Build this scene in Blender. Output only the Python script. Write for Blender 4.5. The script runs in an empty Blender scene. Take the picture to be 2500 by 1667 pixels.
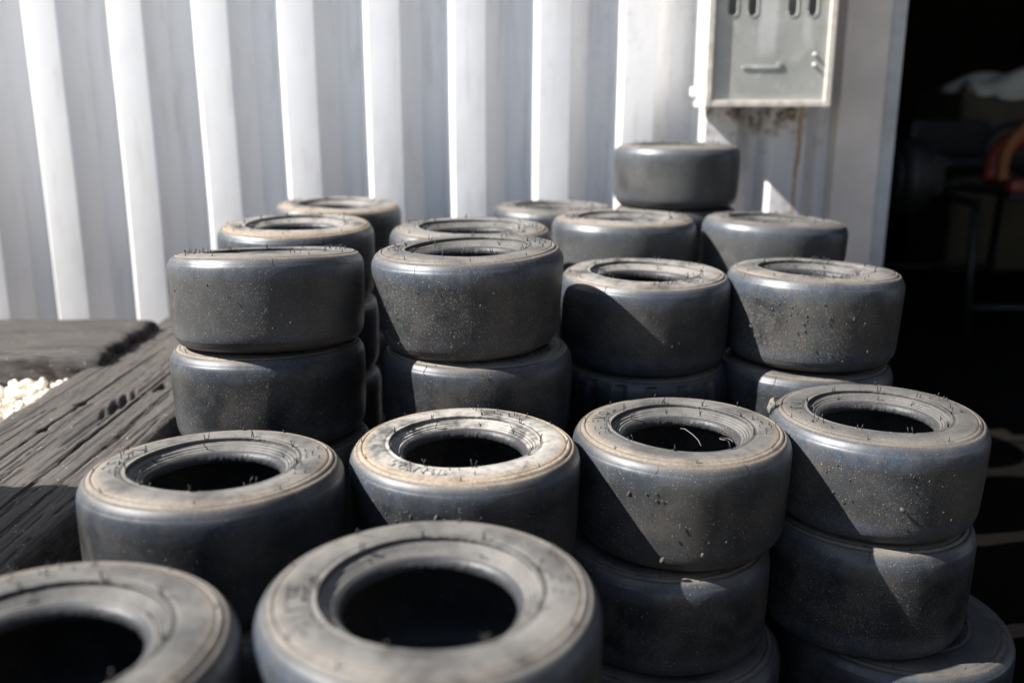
import bpy, bmesh, math, random
import numpy as np
from mathutils import Vector, Matrix

# ------------------------------------------------------------------ camera
sc = bpy.context.scene
C = sc.collection
R_ = math.radians
CAMZ = 0.80
cam = bpy.data.cameras.new('camera')
camo = bpy.data.objects.new('camera', cam); C.objects.link(camo)
camo.location = (0, 0, CAMZ)
camo.rotation_euler = (R_(90 - 14.153), 0, 0)
cam.sensor_width = 36; cam.lens = 32.86
cam.clip_start = 0.02; cam.clip_end = 500
cam.dof.use_dof = True
cam.dof.focus_distance = 1.13
cam.dof.aperture_fstop = 2.7
sc.camera = camo

# ------------------------------------------------------------------ light
SUN_AZ = R_(80)      # from -Y (towards the camera side) to -X
SUN_EL = R_(43)
sdir = Vector((-math.sin(SUN_AZ)*math.cos(SUN_EL), -math.cos(SUN_AZ)*math.cos(SUN_EL), math.sin(SUN_EL)))
sun = bpy.data.lights.new('sun', 'SUN'); sun.energy = 5.0; sun.angle = R_(0.5); sun.color = (1, .97, .93)
suno = bpy.data.objects.new('sun', sun); C.objects.link(suno)
suno.rotation_euler = sdir.to_track_quat('Z', 'Y').to_euler()
suno.location = sdir*20
w = bpy.data.worlds.new('World'); sc.world = w; w.use_nodes = True
wn = w.node_tree; wn.nodes.clear()
sky = wn.nodes.new('ShaderNodeTexSky'); sky.sky_type = 'NISHITA'; sky.sun_disc = False
sky.sun_elevation = SUN_EL
sky.sun_rotation = math.atan2(sdir.x, sdir.y)
bg = wn.nodes.new('ShaderNodeBackground'); bg.inputs[1].default_value = 0.058
wo = wn.nodes.new('ShaderNodeOutputWorld')
wn.links.new(sky.outputs[0], bg.inputs[0]); wn.links.new(bg.outputs[0], wo.inputs[0])
sc.view_settings.view_transform = 'Standard'; sc.view_settings.look = 'None'
sc.view_settings.gamma = 1; sc.view_settings.exposure = 1.36
sc.view_settings.use_curve_mapping = False
sc.cycles.max_bounces = 6

# ------------------------------------------------------------------ helpers
class NT:
    """tiny node builder"""
    def __init__(s, name):
        s.m = bpy.data.materials.new(name); s.m.use_nodes = True
        s.t = s.m.node_tree; s.t.nodes.clear()
        s.out = s.t.nodes.new('ShaderNodeOutputMaterial')
        s.p = s.t.nodes.new('ShaderNodeBsdfPrincipled')
        s.t.links.new(s.p.outputs[0], s.out.inputs[0])
        s.tc = s.t.nodes.new('ShaderNodeTexCoord')
    def put(s, sock, v):
        if isinstance(v, bpy.types.NodeSocket): s.t.links.new(v, sock)
        elif v is not None:
            if hasattr(sock.default_value, '__len__') and isinstance(v, (tuple, list)):
                sock.default_value = tuple(v) + ((1,) if len(sock.default_value) == 4 and len(v) == 3 else ())
            elif hasattr(sock.default_value, '__len__'):
                sock.default_value = [v]*len(sock.default_value)
            else: sock.default_value = v
    def obj(s): return s.tc.outputs['Object']
    def math(s, op, a, b=None, c=None, clamp=False):
        n = s.t.nodes.new('ShaderNodeMath'); n.operation = op; n.use_clamp = clamp
        for i, v in enumerate((a, b, c)):
            if v is not None: s.put(n.inputs[i], v)
        return n.outputs[0]
    def vmul(s, v, k):
        n = s.t.nodes.new('ShaderNodeVectorMath'); n.operation = 'MULTIPLY'
        s.put(n.inputs[0], v); s.put(n.inputs[1], k); return n.outputs[0]
    def vadd(s, v, k):
        n = s.t.nodes.new('ShaderNodeVectorMath'); n.operation = 'ADD'
        s.put(n.inputs[0], v); s.put(n.inputs[1], k); return n.outputs[0]
    def noise(s, vec, scale, detail=4, rough=.55, dist=0):
        n = s.t.nodes.new('ShaderNodeTexNoise'); s.put(n.inputs['Vector'], vec)
        n.inputs['Scale'].default_value = scale; n.inputs['Detail'].default_value = detail
        n.inputs['Roughness'].default_value = rough; n.inputs['Distortion'].default_value = dist
        return n.outputs[0]
    def vor(s, vec, scale, feat='F1', rnd=1):
        n = s.t.nodes.new('ShaderNodeTexVoronoi'); n.feature = feat; s.put(n.inputs['Vector'], vec)
        n.inputs['Scale'].default_value = scale; n.inputs['Randomness'].default_value = rnd
        return n
    def ss(s, v, a, b, lo=0, hi=1):
        n = s.t.nodes.new('ShaderNodeMapRange'); n.interpolation_type = 'SMOOTHSTEP'
        s.put(n.inputs[0], v); s.put(n.inputs[1], a); s.put(n.inputs[2], b)
        n.inputs[3].default_value = lo; n.inputs[4].default_value = hi
        return n.outputs[0]
    def mix(s, f, a, b):
        n = s.t.nodes.new('ShaderNodeMix'); n.data_type = 'RGBA'
        s.put(n.inputs[0], f); s.put(n.inputs[6], a); s.put(n.inputs[7], b)
        return n.outputs[2]
    def sep(s, v):
        n = s.t.nodes.new('ShaderNodeSeparateXYZ'); s.put(n.inputs[0], v); return n.outputs
    def set(s, **k):
        for a, v in k.items(): s.put(s.p.inputs[a.replace('_', ' ')], v)
    def bump(s, h, dist, strength=1, nrm=None):
        n = s.t.nodes.new('ShaderNodeBump'); n.inputs['Distance'].default_value = dist
        n.inputs['Strength'].default_value = strength
        s.put(n.inputs['Height'], h)
        if nrm is not None: s.put(n.inputs['Normal'], nrm)
        s.t.links.new(n.outputs[0], s.p.inputs['Normal']); return n.outputs[0]

def tag(o, label=None, cat=None, group=None, kind=None):
    if label: o['label'] = label
    if cat: o['category'] = cat
    if group: o['group'] = group
    if kind: o['kind'] = kind
    return o
def empty(name, loc=(0, 0, 0), rot=(0, 0, 0)):
    o = bpy.data.objects.new(name, None); C.objects.link(o); o.location = loc; o.rotation_euler = rot
    o.empty_display_size = .05
    return o
def link_mesh(name, me, mat=None, parent=None):
    o = bpy.data.objects.new(name, me); C.objects.link(o)
    if mat is not None and not me.materials: me.materials.append(mat)
    if parent is not None: o.parent = parent
    return o
def mesh_from(name, V, F, smooth=False):
    me = bpy.data.meshes.new(name); me.from_pydata([tuple(v) for v in V], [], [tuple(f) for f in F]); me.update()
    if smooth:
        me.polygons.foreach_set('use_smooth', [True]*len(me.polygons))
    return me
def box_bm(bm, lo, hi, bev=0):
    r = bmesh.ops.create_cube(bm, size=1)
    vs = r['verts']
    c = [(a+b)/2 for a, b in zip(lo, hi)]; d = [b-a for a, b in zip(lo, hi)]
    for v in vs: v.co = Vector((c[0]+v.co.x*d[0], c[1]+v.co.y*d[1], c[2]+v.co.z*d[2]))
    if bev:
        es = {e for v in vs for e in v.link_edges}
        bmesh.ops.bevel(bm, geom=list(es), offset=bev, segments=2, affect='EDGES', profile=.6)
def bm_obj(name, bm, mat, parent=None, smooth=False):
    me = bpy.data.meshes.new(name); bm.to_mesh(me); bm.free()
    if smooth: me.polygons.foreach_set('use_smooth', [True]*len(me.polygons))
    return link_mesh(name, me, mat, parent)
def tube(V, F, pts, r, n=5, cap=True, taper=1.0):
    """append a bent tube to vertex/face lists"""
    base = len(V); k = len(pts)
    for i, p in enumerate(pts):
        p = Vector(p)
        d = (Vector(pts[min(i+1, k-1)]) - Vector(pts[max(i-1, 0)]))
        d.normalize()
        a = d.orthogonal().normalized() if i == 0 else (a - d*a.dot(d)).normalized()
        b = d.cross(a); rr = r*(1+(taper-1)*i/(k-1))
        for j in range(n):
            t = 2*math.pi*j/n
            V.append(p + (a*math.cos(t)+b*math.sin(t))*rr)
    for i in range(k-1):
        for j in range(n):
            F.append((base+i*n+j, base+i*n+(j+1) % n, base+(i+1)*n+(j+1) % n, base+(i+1)*n+j))
    if cap:
        F.append(tuple(base+j for j in reversed(range(n)))); F.append(tuple(base+(k-1)*n+j for j in range(n)))

# ------------------------------------------------------------------ materials
def rubber(name, W, R, wet=False):
    """worn rubber. object colour: R pale dust, G stuck specks, B tan ring, A painted sky sheen and blue bloom"""
    s = NT(name)
    o = s.obj(); x, y, z = s.sep(o)
    oi = s.t.nodes.new('ShaderNodeObjectInfo')
    off = s.math('MULTIPLY', oi.outputs['Random'], 37.0)
    cr = s.t.nodes.new('ShaderNodeSeparateColor'); s.t.links.new(oi.outputs['Color'], cr.inputs[0])
    pale, spk, tan = cr.outputs[0], cr.outputs[1], cr.outputs[2]
    bloom_sheen = oi.outputs['Alpha']
    comb = s.t.nodes.new('ShaderNodeCombineXYZ')
    for i in range(3): s.t.links.new(off, comb.inputs[i])
    v = s.vadd(o, comb.outputs[0])
    r = s.math('SQRT', s.math('ADD', s.math('MULTIPLY', x, x), s.math('MULTIPLY', y, y)))
    rn = s.math('DIVIDE', r, R)                                   # 1 at tread
    e = s.math('MINIMUM', z, s.math('SUBTRACT', W, z))            # distance from nearest side plane
    nA = s.noise(v, 16, 5, .6); nB = s.noise(v, 55, 5, .6, .6); nC = s.noise(v, 260, 3, .6)
    wob = s.math('MULTIPLY', s.math('SUBTRACT', nB, .5), .05)
    rw = s.math('ADD', rn, wob)
    side = s.math('MULTIPLY', s.ss(rw, .985, .90), s.ss(e, .030, .012))
    inner = s.ss(rn, .52, .60)
    # base rubber of the tread, with soft brown scuffing
    t1 = s.mix(s.ss(nA, .36, .70), (.0048, .0062, .0086), (.034, .0365, .040))
    t1 = s.mix(s.math('MULTIPLY', s.ss(nB, .50, .80), .4), t1, (.050, .048, .046))
    nD = s.noise(s.vadd(v, (3, 5, 7)), 11, 5, .65, .5)
    t1 = s.mix(s.math('MULTIPLY', s.ss(nD, .48, .66), .55), t1, (.064, .055, .047))
    t1 = s.mix(s.math('MULTIPLY', s.ss(nD, .44, .30), .5), t1, (.013, .018, .025))
    da = s.t.nodes.new('ShaderNodeAttribute'); da.attribute_type = 'OBJECT'; da.attribute_name = 'dust'
    t1 = s.mix(s.math('MULTIPLY', da.outputs['Fac'], s.ss(s.noise(v, 9, 4, .6), .25, .65, .35, 1)), t1, s.mix(nD, (.058, .066, .072), (.118, .110, .100)))
    # shoulder bloom, bluish violet, with sky sheen painted into its colour
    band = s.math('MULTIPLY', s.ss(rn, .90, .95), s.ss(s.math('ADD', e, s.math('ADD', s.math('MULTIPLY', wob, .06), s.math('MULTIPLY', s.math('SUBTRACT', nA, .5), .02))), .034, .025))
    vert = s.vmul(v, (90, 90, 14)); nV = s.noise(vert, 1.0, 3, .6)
    bl = s.math('MULTIPLY', s.math('MULTIPLY', band, bloom_sheen), s.ss(nV, .3, .7, .35, 1.0))
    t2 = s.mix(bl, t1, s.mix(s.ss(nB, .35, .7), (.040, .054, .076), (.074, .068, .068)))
    # dusty sidewall
    g = s.mix(s.ss(nA, .2, .8), (.044, .0435, .043), (.105, .100, .093))
    g = s.mix(s.math('MULTIPLY', s.ss(s.math('ADD', s.math('MULTIPLY', nA, .6), s.math('MULTIPLY', nB, .4)), .36, .60), pale), g, (.32, .30, .27))
    g = s.mix(s.math('MULTIPLY', s.ss(nB, .60, .78), .4), g, (.06, .06, .062))
    streak = s.noise(s.vmul(v, (1, 1, 6)), 120, 2, .5)
    g = s.mix(s.math('MULTIPLY', s.ss(streak, .55, .75), .35), g, (.05, .047, .045))
    ring = s.math('MULTIPLY', s.ss(rw, .80, .86), s.ss(rw, .985, .945))
    g = s.mix(s.math('MULTIPLY', s.math('MULTIPLY', ring, tan), s.ss(nA, .25, .5, .45, 1)), g, s.mix(s.ss(nC, .35, .65), (.21, .145, .09), (.30, .245, .18)))
    beadm = s.ss(rn, .560, .535)
    g = s.mix(beadm, g, (.030, .030, .033))
    f = s.math('MULTIPLY', side, s.ss(nB, .2, .45, .75, 1.0))
    f = s.math('MULTIPLY', f, s.math('MULTIPLY', s.ss(e, .026, .018), s.ss(z, W*.35, W*.65, .22, 1)))
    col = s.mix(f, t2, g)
    # stuck grit on tread and sidewall
    sp = s.vor(v, 560); rnd = s.t.nodes.new('ShaderNodeSeparateColor'); s.t.links.new(sp.outputs['Color'], rnd.inputs[0])
    dens = s.math('ADD', s.math('MULTIPLY', spk, s.ss(nA, .35, .6, .25, 1)), .02)
    m1 = s.math('MULTIPLY', s.ss(sp.outputs['Distance'], .30, .18), s.math('LESS_THAN', rnd.outputs[0], s.math('MULTIPLY', dens, .09)))
    sp2 = s.vor(v, 1400); rnd2 = s.t.nodes.new('ShaderNodeSeparateColor'); s.t.links.new(sp2.outputs['Color'], rnd2.inputs[0])
    m2 = s.math('MULTIPLY', s.ss(sp2.outputs['Distance'], .42, .25), s.math('LESS_THAN', rnd2.outputs[0], s.math('MULTIPLY', dens, .26)))
    gc = s.mix(rnd.outputs[1], (.62, .55, .44), (.36, .25, .15))
    col = s.mix(m1, col, gc)
    col = s.mix(s.math('MULTIPLY', m2, .8), col, (.5, .45, .37))
    inn = s.math('MULTIPLY', s.ss(rn, .9, .88), s.ss(e, .013, .02))
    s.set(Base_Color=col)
    shoulder = s.math('MULTIPLY', s.math('MULTIPLY', s.ss(rn, .935, .965), s.ss(s.math('ADD', e, s.math('MULTIPLY', s.math('SUBTRACT', nA, .5), .03)), .040, .018)), s.ss(z, W*.45, W*.6, .25, 1))
    rough = s.ss(nB, .3, .7, .40, .48)
    rough = s.math('SUBTRACT', rough, s.math('MULTIPLY', shoulder, .02))
    rough = s.math('ADD', rough, s.math('MULTIPLY', f, .20))
    rough = s.math('SUBTRACT', rough, s.math('MULTIPLY', beadm, .14))
    s.set(Roughness=rough, Specular_IOR_Level=.33, Coat_Weight=s.math('MULTIPLY', shoulder, s.ss(nB, .25, .65, .15, .65)), Coat_Tint=(.80, .90, 1.0), Coat_Roughness=.45, Coat_IOR=1.55)
    # fine circumferential graining + pits
    gr = s.noise(s.vmul(v, (70, 70, 1500)), 1, 3, .6)
    gr2 = s.noise(v, 900, 2, .6)
    h = s.math('ADD', s.math('MULTIPLY', gr, .22), s.math('MULTIPLY', gr2, .26))
    h = s.math('MULTIPLY', h, s.math('SUBTRACT', 1.0, s.math('MULTIPLY', shoulder, .7)))
    h = s.math('ADD', h, s.math('MULTIPLY', nB, .35))
    h = s.math('ADD', h, s.math('MULTIPLY', s.math('ADD', m1, m2), 1.1))
    s.bump(h, .0006, .7)
    return s.m

def hair_mat():
    s = NT('hair_rubber'); s.set(Base_Color=(.022, .020, .019), Roughness=.5); return s.m

def wood(name, light=1.0, axis='y'):
    s = NT(name); o = s.obj(); along = (lambda k: (1, k, 1)) if axis == 'y' else (lambda k: (k, 1, 1))
    st = s.vmul(o, along(.045))
    n1 = s.noise(st, 170, 8, .72, .15); n2 = s.noise(st, 620, 4, .6); n3 = s.noise(o, 9, 4, .6); n4 = s.noise(o, 420, 3, .6)
    c = s.mix(s.ss(n1, .38, .62), (.038*light, .033*light, .030*light), (.122*light, .104*light, .088*light))
    c = s.mix(s.math('MULTIPLY', s.ss(n2, .5, .66), .5), c, (.22*light, .19*light, .16*light))
    c = s.mix(s.math('MULTIPLY', s.ss(n3, .48, .70), .5), c, (.07, .060, .056))
    n5 = s.noise(s.vmul(o, along(.022)), 360, 6, .75, .1)
    c = s.mix(s.math('MULTIPLY', s.ss(n5, .44, .38), .85), c, (.012, .010, .010))
    c = s.mix(s.ss(n1, .41, .37), c, (.008, .007, .007))
    sp = s.vor(o, 260); rn = s.t.nodes.new('ShaderNodeSeparateColor'); s.t.links.new(sp.outputs['Color'], rn.inputs[0])
    m = s.math('MULTIPLY', s.ss(sp.outputs['Distance'], .3, .18), s.math('LESS_THAN', rn.outputs[0], .035))
    c = s.mix(m, c, (.5, .46, .42))
    at = s.t.nodes.new('ShaderNodeAttribute'); at.attribute_name = 'crack'
    c = s.mix(at.outputs['Fac'], c, (.006, .0055, .005))
    s.set(Base_Color=c, Roughness=.72, Specular_IOR_Level=.45)
    h = s.math('ADD', s.math('MULTIPLY', n1, 1.0), s.math('MULTIPLY', n2, .6))
    h = s.math('ADD', h, s.math('MULTIPLY', n4, .25))
    s.bump(h, .0022, .8)
    return s.m

def paint_wall():
    s = NT('white_sheet_paint'); o = s.obj(); x, y, z = s.sep(o)
    n1 = s.noise(o, 2.2, 5, .6); n2 = s.noise(s.vmul(o, (1, 1, .12)), 45, 5, .6); n3 = s.noise(o, 30, 4, .7)
    c = s.mix(s.ss(n1, .3, .7), (.85, .865, .885), (.79, .80, .82))
    c = s.mix(s.math('MULTIPLY', s.ss(n2, .52, .72), .34), c, (.5, .48, .45))
    # more handling dirt near the box and the door
    near = s.ss(x, -.1, .6)
    dirt = s.math('MULTIPLY', near, s.math('MULTIPLY', s.ss(n3, .54, .70), .5))
    c = s.mix(dirt, c, (.34, .31, .28))
    c = s.mix(s.math('MULTIPLY', near, .30), c, (.56, .50, .46))
    # browner, darker towards the bottom
    low = s.math('MULTIPLY', s.ss(z, .95, .35), .4)
    c = s.mix(low, c, (.55, .50, .46))
    # black scuff marks
    sc_ = s.noise(s.vmul(o, (1, 1, .35)), 13, 3, .7, .8)
    scm = s.math('MULTIPLY', s.ss(sc_, .70, .76), s.ss(x, -.5, .1))
    c = s.mix(s.math('MULTIPLY', scm, .55), c, (.16, .16, .17))
    # rust run below the box
    wx = s.math('ADD', x, s.math('MULTIPLY', s.math('SUBTRACT', s.noise(s.vmul(o, (0, 0, 1)), 9, 2), .5), .03))
    dx = s.math('ABSOLUTE', s.math('SUBTRACT', wx, s.ss(z, .80, .45, .654, .648)))
    run = s.math('MULTIPLY', s.ss(dx, .007, .002), s.math('MULTIPLY', s.ss(z, .802, .798), s.ss(z, .35, .7, .35, 1)))
    c = s.mix(s.math('MULTIPLY', run, s.ss(n3, .3, .6, .45, .95)), c, (.38, .21, .07))
    gx = s.math('MULTIPLY', s.ss(x, .42, .45), s.ss(x, .68, .65))
    gm = s.math('MULTIPLY', gx, s.math('MULTIPLY', s.ss(z, .70, .79), s.ss(n3, .46, .60)))
    c = s.mix(gm, c, (.16, .11, .08))
    s.set(Base_Color=c, Roughness=.42, Specular_IOR_Level=.5)
    s.bump(s.noise(o, 14, 3), .004, .25)
    return s.m

def simple(name, col, rough=.6, metal=0, nscale=30, var=.25, bump=0, spec=.5):
    s = NT(name); o = s.obj(); n = s.noise(o, nscale, 5, .6)
    a = tuple(c*(1-var) for c in col); b = tuple(min(1, c*(1+var)) for c in col)
    s.set(Base_Color=s.mix(s.ss(n, .3, .7), a, b), Roughness=rough, Metallic=metal, Specular_IOR_Level=spec)
    if bump: s.bump(n, bump, .6)
    return s.m

def box_paint():
    s = NT('grey_green_paint'); o = s.obj(); x, y, z = s.sep(o)
    n = s.noise(o, 12, 5, .6); n2 = s.noise(o, 60, 4, .7)
    c = s.mix(s.ss(n, .3, .7), (.33, .34, .31), (.44, .44, .41))
    # white chalky smear below the middle of the slots
    cx = s.math('ABSOLUTE', s.math('SUBTRACT', x, s.math('ADD', .536, s.math('MULTIPLY', s.math('SUBTRACT', n2, .5), .02))))
    m = s.math('MULTIPLY', s.ss(cx, .026, .012), s.math('MULTIPLY', s.ss(z, .885, .925), s.ss(n, .2, .6, .6, 1)))
    c = s.mix(s.math('MULTIPLY', m, .8), c, (.62, .62, .60))
    c2x = s.math('ABSOLUTE', s.math('SUBTRACT', x, .618))
    m2 = s.math('MULTIPLY', s.ss(c2x, .014, .004), s.math('MULTIPLY', s.ss(z, .905, .96), s.ss(z, .985, .975)))
    c = s.mix(s.math('MULTIPLY', m2, .6), c, (.62, .61, .60))
    sp = s.vor(o, 55); m3 = s.ss(sp.outputs['Distance'], .13, .08)
    c = s.mix(s.math('MULTIPLY', m3, .4), c, (.5, .5, .48))
    s.set(Base_Color=s.mix(s.math('MULTIPLY', s.ss(s.noise(o, 22, 4, .6, 1.0), .55, .7), .45), c, (.58, .58, .55)), Roughness=.30); s.bump(n, .0015, .4)
    return s.m

M_front = rubber('kart_rubber', .1265, .130)
M_rear = rubber('kart_rubber_wide', .180, .140)
M_hair = hair_mat()
M_wood = wood('weathered_timber', .62); M_wood2 = wood('weathered_timber_far', .5, 'x')
M_wall = paint_wall()
M_frame = simple('cream_frame_paint', (.66, .60, .53), .45, 0, 40, .2)
M_box = box_paint()
M_boxw = simple('box_side_paint', (.66, .65, .62), .45, 0, 20, .12)
M_dark = simple('dark_void', (.006, .006, .006), .8)

# ------------------------------------------------------------------ ground
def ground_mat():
    s = NT('shade_dark_paving'); o = s.obj()
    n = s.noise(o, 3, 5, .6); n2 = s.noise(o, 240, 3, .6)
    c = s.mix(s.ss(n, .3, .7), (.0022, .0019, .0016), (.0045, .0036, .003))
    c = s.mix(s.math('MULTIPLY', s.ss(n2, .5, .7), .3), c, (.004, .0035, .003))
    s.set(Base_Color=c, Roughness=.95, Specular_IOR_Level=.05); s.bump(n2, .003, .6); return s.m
def gravel_ground_mat():
    s = NT('pale_gravel_bed'); o = s.obj()
    v = s.vor(o, 70); n = s.noise(o, 4, 3)
    c = s.mix(v.outputs['Distance'], (.78, .72, .62), (.45, .38, .30))
    s.set(Base_Color=c, Roughness=.85); s.bump(v.outputs['Distance'], .01, 1); return s.m
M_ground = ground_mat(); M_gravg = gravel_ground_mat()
g = mesh_from('ground', [(-60, -60, 0), (60, -60, 0), (60, 60, 0), (-60, 60, 0)], [(0, 1, 2, 3)])
tag(link_mesh('ground', g, simple('yard_gravelled', (.36, .325, .28), .85, 0, 5, .15, .002)), kind='structure')
# paving under tyres and by the door, shade painted into its near-black colour
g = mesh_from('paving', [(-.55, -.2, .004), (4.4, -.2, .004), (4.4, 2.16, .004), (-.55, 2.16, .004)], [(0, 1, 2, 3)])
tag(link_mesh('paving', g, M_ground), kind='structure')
GZ = CAMZ - .487
bm = bmesh.new(); box_bm(bm, (-4.5, -1.5, -.05), (-.66, 1.80, GZ)); 
tag(bm_obj('gravel_bed_soil', bm, M_gravg), kind='structure')
# pebbles
def pebbles():
    rng = np.random.RandomState(4)
    bm = bmesh.new(); bmesh.ops.create_icosphere(bm, subdivisions=2, radius=1)
    base = np.array([v.co[:] for v in bm.verts]); faces = np.array([[v.index for v in f.verts] for f in bm.faces]); bm.free()
    V = []; F = []; n = 0
    def add(cx, cy, cz, s):
        nonlocal n
        q = rng.normal(size=4); q /= np.linalg.norm(q)
        a, b, c, d = q
        Rm = np.array([[1-2*(c*c+d*d), 2*(b*c-a*d), 2*(b*d+a*c)], [2*(b*c+a*d), 1-2*(b*b+d*d), 2*(c*d-a*b)], [2*(b*d-a*c), 2*(c*d+a*b), 1-2*(b*b+c*c)]])
        sh = base*np.array([1, rng.uniform(.65, .95), rng.uniform(.5, .8)])
        sh = sh*(1+.12*np.sin(base[:, [1]]*3+rng.uniform(0, 6))+.10*np.sin(base[:, [0]]*4+rng.uniform(0, 6)))
        p = (sh*s)@Rm.T + np.array([cx, cy, cz])
        V.append(p); F.append(faces+n); n += len(base)
    for k in range(4200):
        cx = rng.uniform(-1.75, -.775); cy = rng.uniform(1.05, 1.600)
        add(cx, cy, GZ+rng.uniform(-.002, .012), rng.uniform(.004, .010))
    me = mesh_from('gravel', np.concatenate(V), np.concatenate(F), True)
    s = NT('white_pebbles'); o = s.obj(); n1 = s.noise(o, 60, 3); n2 = s.vor(o, 60)
    c = s.mix(n1, (.90, .86, .78), (.72, .62, .48)); s.set(Base_Color=c, Roughness=.7); s.bump(s.noise(o, 400, 3), .001, .5)
    o = link_mesh('gravel', me, s.m)
    tag(o, 'sunlit pale pebble gravel filling the bed beside the timber', None, None, 'stuff')
pebbles()

# ------------------------------------------------------------------ building
YR, YV = 2.180, 2.228           # ridge plane and valley plane of the sheeting
def corrugated(x0, x1, z0, z1, parent, name='corrugated_wall'):
    P = .190; web0 = -1.107 + (YV-2.24)*0   # left end of a left-facing web
    prof = []
    k0 = math.floor((x0-web0)/P)-1
    xx = []
    for k in range(k0, int((x1-x0)/P)+k0+4):
        b = web0+k*P
        if b > .55: b -= .034
        xx += [(b, YV), (b+.026, YR), (b+.026+.074, YR), (b+.026+.074+.040, YV)]
    # soften each corner
    pts = []
    for i in range(1, len(xx)-1):
        p = np.array(xx[i]); a = np.array(xx[i-1]); c = np.array(xx[i+1])
        ra = (a-p)/np.linalg.norm(a-p); rc = (c-p)/np.linalg.norm(c-p); rr = .0022
        p0, p1 = p+ra*rr, p+rc*rr
        for t in (0, .25, .5, .75, 1): pts.append(tuple((1-t)**2*p0+2*t*(1-t)*p+t*t*p1))
    pts = [p for p in pts if x0 <= p[0] <= x1]
    pts.append((x1, pts[-1][1]))
    n = len(pts); zs = np.linspace(z0, z1, 24)
    rng = np.random.RandomState(2)
    V = []; F = []
    for zi in zs:
        for (x, y) in pts: V.append((x + .0012*math.sin(zi*7+x*3), y + .0014*math.sin(zi*5+x*11), zi))
    for j in range(len(zs)-1):
        for i in range(n-1): F.append((j*n+i, j*n+i+1, (j+1)*n+i+1, (j+1)*n+i))
    me = mesh_from(name, V, F, True)
    o = link_mesh(name, me, M_wall, parent)
    return o
bd = empty('garage_building', (0, 2.2, 0))
tag(bd, 'white ribbed metal garage wall with an open dark doorway beside it', 'building')
def P_(o):   # parent keeping world coordinates
    o.parent = bd; o.matrix_parent_inverse = Matrix.Translation((0, -2.2, 0)); return o
P_(corrugated(-4.5, .742, .0, 3.0, None))
bm = bmesh.new()
box_bm(bm, (.738, 2.170, 0), (.838, 2.30, 2.62), .003)
P_(bm_obj('door_post', bm, M_post := simple('post_paint', (.74, .66, .59), .5, 0, 9, .08)))
bm = bmesh.new()
box_bm(bm, (.8385, 2.178, 0), (.874, 2.42, 2.62), .004)
P_(bm_obj('door_jamb', bm, simple('jamb_paint', (.50, .51, .50), .5, 0, 20, .12)))
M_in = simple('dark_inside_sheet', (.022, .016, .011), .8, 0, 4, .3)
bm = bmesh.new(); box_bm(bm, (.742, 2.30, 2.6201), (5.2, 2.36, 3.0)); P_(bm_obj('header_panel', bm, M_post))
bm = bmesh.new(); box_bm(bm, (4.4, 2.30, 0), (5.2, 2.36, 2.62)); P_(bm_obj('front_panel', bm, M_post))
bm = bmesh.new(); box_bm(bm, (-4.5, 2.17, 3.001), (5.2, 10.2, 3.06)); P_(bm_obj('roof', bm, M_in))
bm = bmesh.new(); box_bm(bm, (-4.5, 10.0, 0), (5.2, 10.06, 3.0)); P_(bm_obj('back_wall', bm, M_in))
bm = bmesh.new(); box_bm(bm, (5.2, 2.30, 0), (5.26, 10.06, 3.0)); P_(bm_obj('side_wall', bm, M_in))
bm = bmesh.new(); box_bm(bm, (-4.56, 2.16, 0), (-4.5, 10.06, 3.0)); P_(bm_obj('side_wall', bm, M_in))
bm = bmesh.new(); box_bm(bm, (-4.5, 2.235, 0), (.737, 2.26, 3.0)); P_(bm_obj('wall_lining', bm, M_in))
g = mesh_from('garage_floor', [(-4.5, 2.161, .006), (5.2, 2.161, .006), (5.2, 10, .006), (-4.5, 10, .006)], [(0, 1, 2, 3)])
tag(link_mesh('garage_floor', g, simple('shade_dark_floor', (.0045, .0035, .0027), .9, 0, 5, .35, 0, .1)), kind='structure')  # indoor shade put into the floor colour, near black even where sun lands

# ------------------------------------------------------------------ meter box on the wall
BX0, BX1, BZ0, BZ1 = .411, .676, CAMZ-.002, CAMZ+.40
BYF, BYB = 2.05, 2.179
mb = empty('meter_box', ((BX0+BX1)/2, BYB, BZ0))
tag(mb, 'grey green steel cabinet with slotted door fixed on the white ribbed wall', 'meter box')
def PM(o, par=None):
    o.parent = mb; o.matrix_parent_inverse = Matrix.Translation(-mb.location); return o
t = .0025
bm = bmesh.new()
box_bm(bm, (BX0, BYF+.006, BZ0), (BX0+t, BYB, BZ1))
box_bm(bm, (BX1-t, BYF+.006, BZ0), (BX1, BYB, BZ1))
box_bm(bm, (BX0+t, BYF+.006, BZ0), (BX1-t, BYB, BZ0+t))
box_bm(bm, (BX0+t, BYF+.006, BZ1-t), (BX1-t, BYB, BZ1))
box_bm(bm, (BX0+t, BYB-t, BZ0+t), (BX1-t, BYB, BZ1-t))
PM(bm_obj('case', bm, M_boxw))
fw = .013
bm = bmesh.new()
box_bm(bm, (BX0-.002, BYF, BZ0-.002), (BX0+fw, BYF+.012, BZ1+.002), .0025)
box_bm(bm, (BX1-fw, BYF, BZ0-.002), (BX1+.002, BYF+.012, BZ1+.002), .0025)
box_bm(bm, (BX0+fw-.001, BYF+.0006, BZ0-.0014), (BX1-fw+.001, BYF+.0114, BZ0+fw), .0025)
box_bm(bm, (BX0+fw-.001, BYF+.0006, BZ1-fw), (BX1-fw+.001, BYF+.0114, BZ1+.0014), .0025)
PM(bm_obj('frame', bm, M_frame))
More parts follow.
